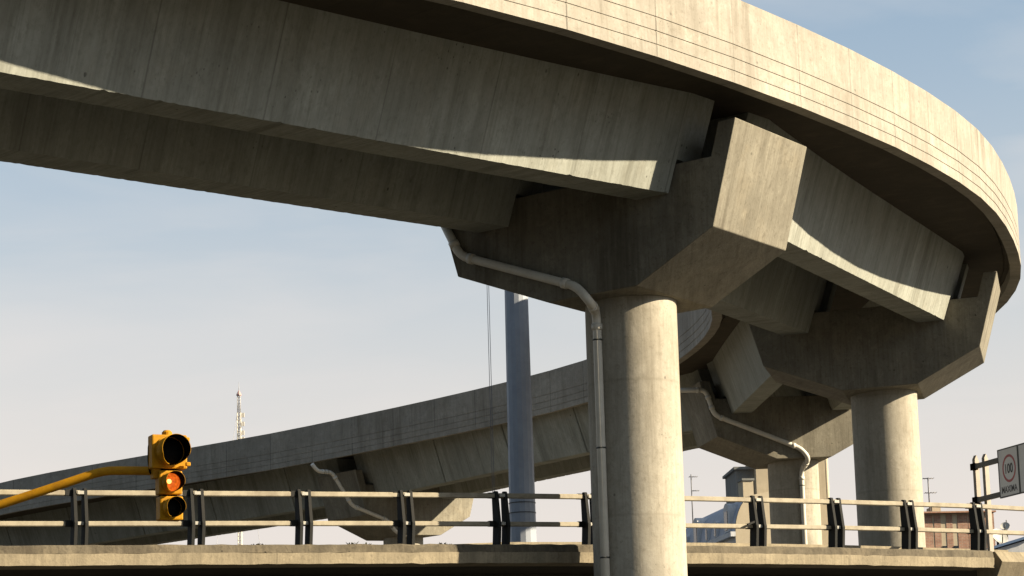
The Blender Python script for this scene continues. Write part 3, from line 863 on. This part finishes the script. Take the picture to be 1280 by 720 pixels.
# tower block behind the third pier
TYB = 158.0
tp, ta, tb = wall_frame(949.5, 690, TYB, math.radians(4))
tower = root('stair_tower', (tp[0], tp[1], GZ))
tag(tower, 'plain cream tower with shaded side rising behind the third pier', 'tower block')
zt_ = at(960, 572, TYB)[2]; TW = 88 * TYB / F
def T3(a, b, z): return np.array([tp[0], tp[1], 0]) + ta * a + tb * b + Z * z
MB().box(T3(TW / 2, 3, (zt_ + GZ) / 2), (TW, 6, zt_ - GZ), ax=(ta, tb, Z)).build('wall', M['cream'], tower)
zg = at(940, 592, TYB + 3)[2]
gm = MB().box(T3(-.55, 3.2, (zg + GZ) / 2), (1.08, 4.5, zg - GZ), ax=(ta, tb, Z)); gm.build('shaded_side_wing', M['shade_cap_grey'], tower)  # the tower's shaded side, its shade put in as a grey box
MB().box(T3(-.6, 3.1, zg + .08), (1.3, 4.9, .16), ax=(ta, tb, Z)).build('wing_roof', M['shade_cap_grey'], tower)
MB().tube([T3(TW + .1, .1, GZ), T3(TW + .1, .1, zt_ - .1)], .11, 10).build('downpipe', M['cream'], tower)
# brick block
CY = 140.0
cp, ca_, cb2 = wall_frame(1150, 690, CY, math.radians(6))
brick = root('brick_building', (cp[0], cp[1], GZ))
tag(brick, 'low brown brick building with cream panels and flat parapet at the right', 'building')
zC = at(1190, 641.5, CY)[2]; sc_ = CY / F
def C3(a, b, z): return np.array([cp[0], cp[1], 0]) + ca_ * a + cb2 * b + Z * z
CW = 97 * sc_
MB().box(C3(CW / 2, 5, (zC + GZ) / 2), (CW, 10, zC - GZ), ax=(ca_, cb2, Z)).build('wall', M['cream'], brick)
for x0, x1 in ((0, 18), (20, 28.5), (35.5, 43.5), (50, 63), (80, 97)):
    MB().box(C3((x0 + x1) / 2 * sc_, -.01, (zC - .05 + GZ) / 2), ((x1 - x0) * sc_, .02, zC - .05 - GZ), ax=(ca_, cb2, Z)).build('brick_pier', M['brick'], brick)
MB().box(C3(71.5 * sc_, -.006, (zC - .05 + GZ) / 2), (15 * sc_, .012, zC - .06 - GZ), ax=(ca_, cb2, Z)).build('brick_panel', M['brick'], brick)
MB().box(C3(CW / 2, 4.8, zC + .06), (CW + .1, 10.3, .09), ax=(ca_, cb2, Z)).build('coping', M['brick'], brick)
for x in (32, 46.8):
    MB().box(C3(x * sc_, -.02, zC - 2.0), (6 * sc_, .06, .5), ax=(ca_, cb2, Z)).build('vent', M['glass'], brick)
MB().box(C3(33 * sc_, 2, zC + .3), (11 * sc_, 1.2, .5), ax=(ca_, cb2, Z)).build('chimney', M['cream'], brick)
# shed with the blue roof
DYB = 120.0
s0, s1, s2 = at(1232, 689, DYB), at(1284, 672, DYB), at(1300, 668, DYB)
shed = root('blue_roof_shed', (s0[0], s0[1], GZ))
tag(shed, 'shed with a sloping blue sheet roof at the lower right corner', 'shed')
bk = np.array([0, 5.0, 0]); rise = np.array([0, 0, 0.])
MB().sweep([[s0, s0 + bk, s0 + bk + Z * .12, s0 + Z * .12], [s2, s2 + bk, s2 + bk + Z * .12, s2 + Z * .12]]).build('roof', M['blue_sheet'], shed)
sl = np.array([s0[0] + .6, s0[1] + .2, 0]); sr = np.array([s2[0] - .1, s2[1] + .2, 0])
k1 = s0[2] + (s2[2] - s0[2]) * .6 / (s2[0] - s0[0])
MB().sweep([[sl + Z * GZ, sl + bk * .9 + Z * GZ, sl + bk * .9 + Z * (k1 - .05), sl + Z * (k1 - .05)], [sr + Z * GZ, sr + bk * .9 + Z * GZ, sr + bk * .9 + Z * (s2[2] - .1), sr + Z * (s2[2] - .1)]]).build('wall', M['bluewall'], shed)
# satellite dishes
def dish(px, py, rpx, Y, lab, yaw):
    c = at(px, py, Y); R = rpx * Y / F
    r = root('satellite_dish', (c[0], c[1], c[2] - 1.6 * R)); tag(r, lab, 'satellite dish', 'satellite dishes beside the brick building')
    n = np.array([math.sin(yaw) * .85, -math.cos(yaw) * .85, .52]); a = np.array([math.cos(yaw), math.sin(yaw), 0]); b = np.cross(n, a)
    S = [[c + n * (-.25 * R * math.cos(t) ** 1 * 1.0 + 0) * 0 + n * (.28 * R * (math.sin(t)) ** 2) + R * math.sin(t) * (a * math.cos(k) + b * math.sin(k)) for k in np.linspace(0, 2 * math.pi, 28, endpoint=False)] for t in np.linspace(.05, math.pi / 2, 8)]
    S2 = [[p - n * .04 for p in s] for s in S[::-1]]
    MB().sweep(S + S2, smooth=True).build('reflector', M['dish'], r)
    MB().tube([c - n * .05, c - n * .2 * R - Z * .9 * R, np.array([c[0], c[1] + .1, c[2] - 2.2 * R])], .07, 8).build('stand', M['dsteel'], r)
    MB().tube([c - b * R * .9 + n * .2 * R, c + n * R * .9], .03, 6).build('feed_arm', M['dsteel'], r)
dish(1248, 672, 11.5, 132, 'larger cream satellite dish low beside the brick building', .5)
dish(1256.5, 658.5, 6, 138, 'smaller satellite dish with upright rod above the larger dish', -.3)
q = at(1259.5, 650, 138); 
# roof aerials
def aerial(px, ytop, ybot, Y, bars, lab):
    b = at(px, ybot, Y); t = at(px, ytop, Y)
    r = root('roof_aerial', tuple(b)); tag(r, lab, 'aerial', 'television aerials on the roofs')
    MB().tube([b, np.array([b[0], b[1], t[2]])], .04, 6).build('mast', M['wire'], r)
    for py, w, o in bars:
        z = at(px, py, Y)[2]; mb = MB(); x0 = b[0] + (o - w / 2) * Y / F; x1 = b[0] + (o + w / 2) * Y / F
        mb.tube([(x0, b[1], z), (x1, b[1], z)], .025, 6)
        for k in np.linspace(x0, x1, 5): mb.tube([(k, b[1] - .3, z), (k, b[1] + .3, z)], .015, 4)
        mb.build('boom', M['wire'], r)
aerial(866.5, 593, 660, 158, [(596, 10, 2.5), (613.5, 9, 4.5)], 'thin television aerial on the left end of the blue mansard roof')
aerial(1162.5, 597, 641, 141, [(598, 13, 0), (616, 14, 2)], 'thin television aerial on the brick building beside the sunlit column')
aerial(1259.5, 650, 674, 138.5, [], 'short bare aerial rod beside the smaller satellite dish')

# ------------------------------------------------------------------ far radio mast
MYD = 600.0
mt0 = at(298.6, 493, MYD); X0 = mt0[0]
mast = root('radio_mast', (X0, MYD, GZ))
tag(mast, 'thin far away guyed radio mast with red tip against the pale sky', 'radio mast')
zb_ = at(299, 516, MYD)[2]
def lattice(z0, z1, w, r):
    mb = MB(); cs = [(-w, -w), (w, -w), (w, w), (-w, w)]
    for x, y in cs: mb.tube([(X0 + x, MYD + y, z0), (X0 + x, MYD + y, z1)], r, 5)
    z = z0; k = 0; st = 2.2 * w
    while z + st <= z1 + .01:
        for i in range(4):
            a, b = cs[i], cs[(i + 1) % 4]
            mb.tube([(X0 + a[0], MYD + a[1], z), (X0 + b[0], MYD + b[1], z + st)], r * .7, 4)
            mb.tube([(X0 + a[0], MYD + a[1], z), (X0 + b[0], MYD + b[1], z)], r * .7, 4)
        z += st
    return mb
lattice(zb_, mt0[2], .33, .07).build('upper_lattice', M['mastgrey'], mast)
lattice(GZ, zb_, .4, .10).build('lower_lattice', M['mastwhite'], mast)
zz0 = mt0[2]
MB().sweep([octo(np.array([X0, MYD, zz0 + h]), r, 8) for h, r in ((-.3, .6), (0, .6), (.9, .1))]).build('tip_cone', M['mastred'], mast)
MB().tube([(X0, MYD, zz0), (X0, MYD, at(298.5, 478, MYD)[2])], [.09, .04], 5).build('spike', M['mastgrey'], mast)
for py in (519, 530, 541, 549):
    z = at(300, py, MYD)[2]; MB().box((X0 + .9, MYD, z), (.7, .5, 1.0)).build('aerial_panel', M['mastwhite'], mast)
for k, (dx, dy) in enumerate(((-14, -10), (14, -10), (0, 20))):
    MB().tube([(X0, MYD, zz0 - 2), (X0 + dx, MYD + dy, GZ)], .045, 4).build('guy_wire', M['mastgrey'], mast)

# ------------------------------------------------------------------ ground and roads
def sheet(name, mat, pts, z):
    mb = MB(); mb.face([(x, y, z) for x, y in pts]); o = mb.build(name, mat); tag(o, kind='structure'); return o
sheet('ground', M['ground'], [(-2500, -2500), (2500, -2500), (2500, 3500), (-2500, 3500)], GZ)
sheet('bounce_ground', M['yard'], [(-17, 70), (3, 74), (6, 92), (-4, 108), (-17, 108)], GZ + .004)  # unseen pale ground, added and outlined to bounce light onto the girder webs
MB().sweep([bsec(n, [(-.56, -.115), (-.56, -.1), (-9.15, -.1), (-9.15, -.115)]) for n in (-1, 1, 3, 5, 7, 9, 11, 13, 15)]).build('carriageway', M['deck_asphalt'], bridge)
sheet('road', M['asphalt'], [(-60, -20), (60, 20), (55, 31), (-65, -9)], GZ + .004)
sheet('road', M['asphalt'], [(-80, 38), (60, 60), (60, 70), (-80, 48)], GZ + .004)

# ------------------------------------------------------------------ light
AZ, EL = math.radians(11.5), math.radians(26.0)
sdir = Vector((math.cos(AZ) * math.cos(EL), -math.sin(AZ) * math.cos(EL), math.sin(EL)))   # towards the sun
sun_d = bpy.data.lights.new('sun', 'SUN'); sun_d.energy = 5.0; sun_d.angle = math.radians(.55); sun_d.color = (1.0, .85, .62)
sun = bpy.data.objects.new('sun', sun_d); COL.objects.link(sun)
sun.rotation_euler = sdir.to_track_quat('Z', 'Y').to_euler()
sun.location = (60, -40, 60)
w = bpy.data.worlds.new('World'); sc.world = w; w.use_nodes = True
nt = w.node_tree; bg = nt.nodes['Background']; L = nt.links
sky = N(nt, 'ShaderNodeTexSky', sky_type='NISHITA'); sky.sun_disc = False
sky.sun_elevation = EL
sky.sun_rotation = math.atan2(sdir.x, sdir.y)
sky.altitude = 20; sky.air_density = 1.0; sky.dust_density = 3.2; sky.ozone_density = 1.2
tc = N(nt, 'ShaderNodeTexCoord'); mp = N(nt, 'ShaderNodeMapping'); mp.inputs['Scale'].default_value = (5, 5, 26)
mp.inputs['Rotation'].default_value = (0, math.radians(14), 0)
L.new(tc.outputs['Generated'], mp.inputs[0])
nz = N(nt, 'ShaderNodeTexNoise'); nz.inputs['Scale'].default_value = 1.0; nz.inputs['Detail'].default_value = 6; nz.inputs['Distortion'].default_value = .5
L.new(mp.outputs[0], nz.inputs['Vector'])
sx = N(nt, 'ShaderNodeVectorMath', operation='DOT_PRODUCT'); L.new(tc.outputs['Generated'], sx.inputs[0]); sx.inputs[1].default_value = (.35, .94, 0)
side = N(nt, 'ShaderNodeMapRange', interpolation_type='SMOOTHSTEP'); L.new(sx.outputs['Value'], side.inputs[0])
for i_, v_ in ((1, -.75), (2, .45), (3, 0), (4, 1)): side.inputs[i_].default_value = v_
capc = mix(nt, side.outputs[0], (1.25, 1.65, 2.1), (3.6, 3.9, 4.05))      # sky duller opposite the sun's side
sa = N(nt, 'ShaderNodeVectorMath', operation='DOT_PRODUCT'); L.new(tc.outputs['Generated'], sa.inputs[0]); sa.inputs[1].default_value = (sdir.x, sdir.y, 0)
au = N(nt, 'ShaderNodeMapRange', interpolation_type='SMOOTHSTEP'); L.new(sa.outputs['Value'], au.inputs[0])
for i_, v_ in ((1, .15), (2, .85), (3, 0), (4, 1)): au.inputs[i_].default_value = v_
capc = mix(nt, au.outputs[0], capc, (7.0, 7.6, 8.2))                     # and brighter round the sun
even = mix(nt, 1.0, mix(nt, 1.0, sky.outputs[0], (1.0, 1.045, .985), 'MULTIPLY'), capc, 'DARKEN')
cl = mix(nt, ramp(nt, nz.outputs[0], .46, .74, 0, .42), even, mix(nt, side.outputs[0], (1.5, 1.7, 2.0), (4.3, 4.2, 4.1)))
sz = N(nt, 'ShaderNodeSeparateXYZ'); L.new(tc.outputs['Generated'], sz.inputs[0])
hz = N(nt, 'ShaderNodeMapRange', interpolation_type='SMOOTHSTEP'); L.new(sz.outputs[2], hz.inputs[0])
for i_, v_ in ((1, .05), (2, .3), (3, .92), (4, .1)): hz.inputs[i_].default_value = v_
cl = mix(nt, hz.outputs[0], cl, mix(nt, side.outputs[0], (1.1, 1.4, 1.65), (4.95, 4.4, 4.08)))       # pale dusty air low over the horizon
L.new(cl, bg.inputs['Color']); bg.inputs['Strength'].default_value = .065

sc.view_settings.view_transform = 'Standard'; sc.view_settings.look = 'None'
sc.view_settings.exposure = 1.5; sc.view_settings.gamma = 1.0
sc.render.film_transparent = False
sc.cycles.max_bounces = 6; sc.cycles.diffuse_bounces = 4
sc.cycles.use_denoising = True
for o in list(bpy.data.objects):
    for k_ in ('_w', '_r'):
        if k_ in o: del o[k_]
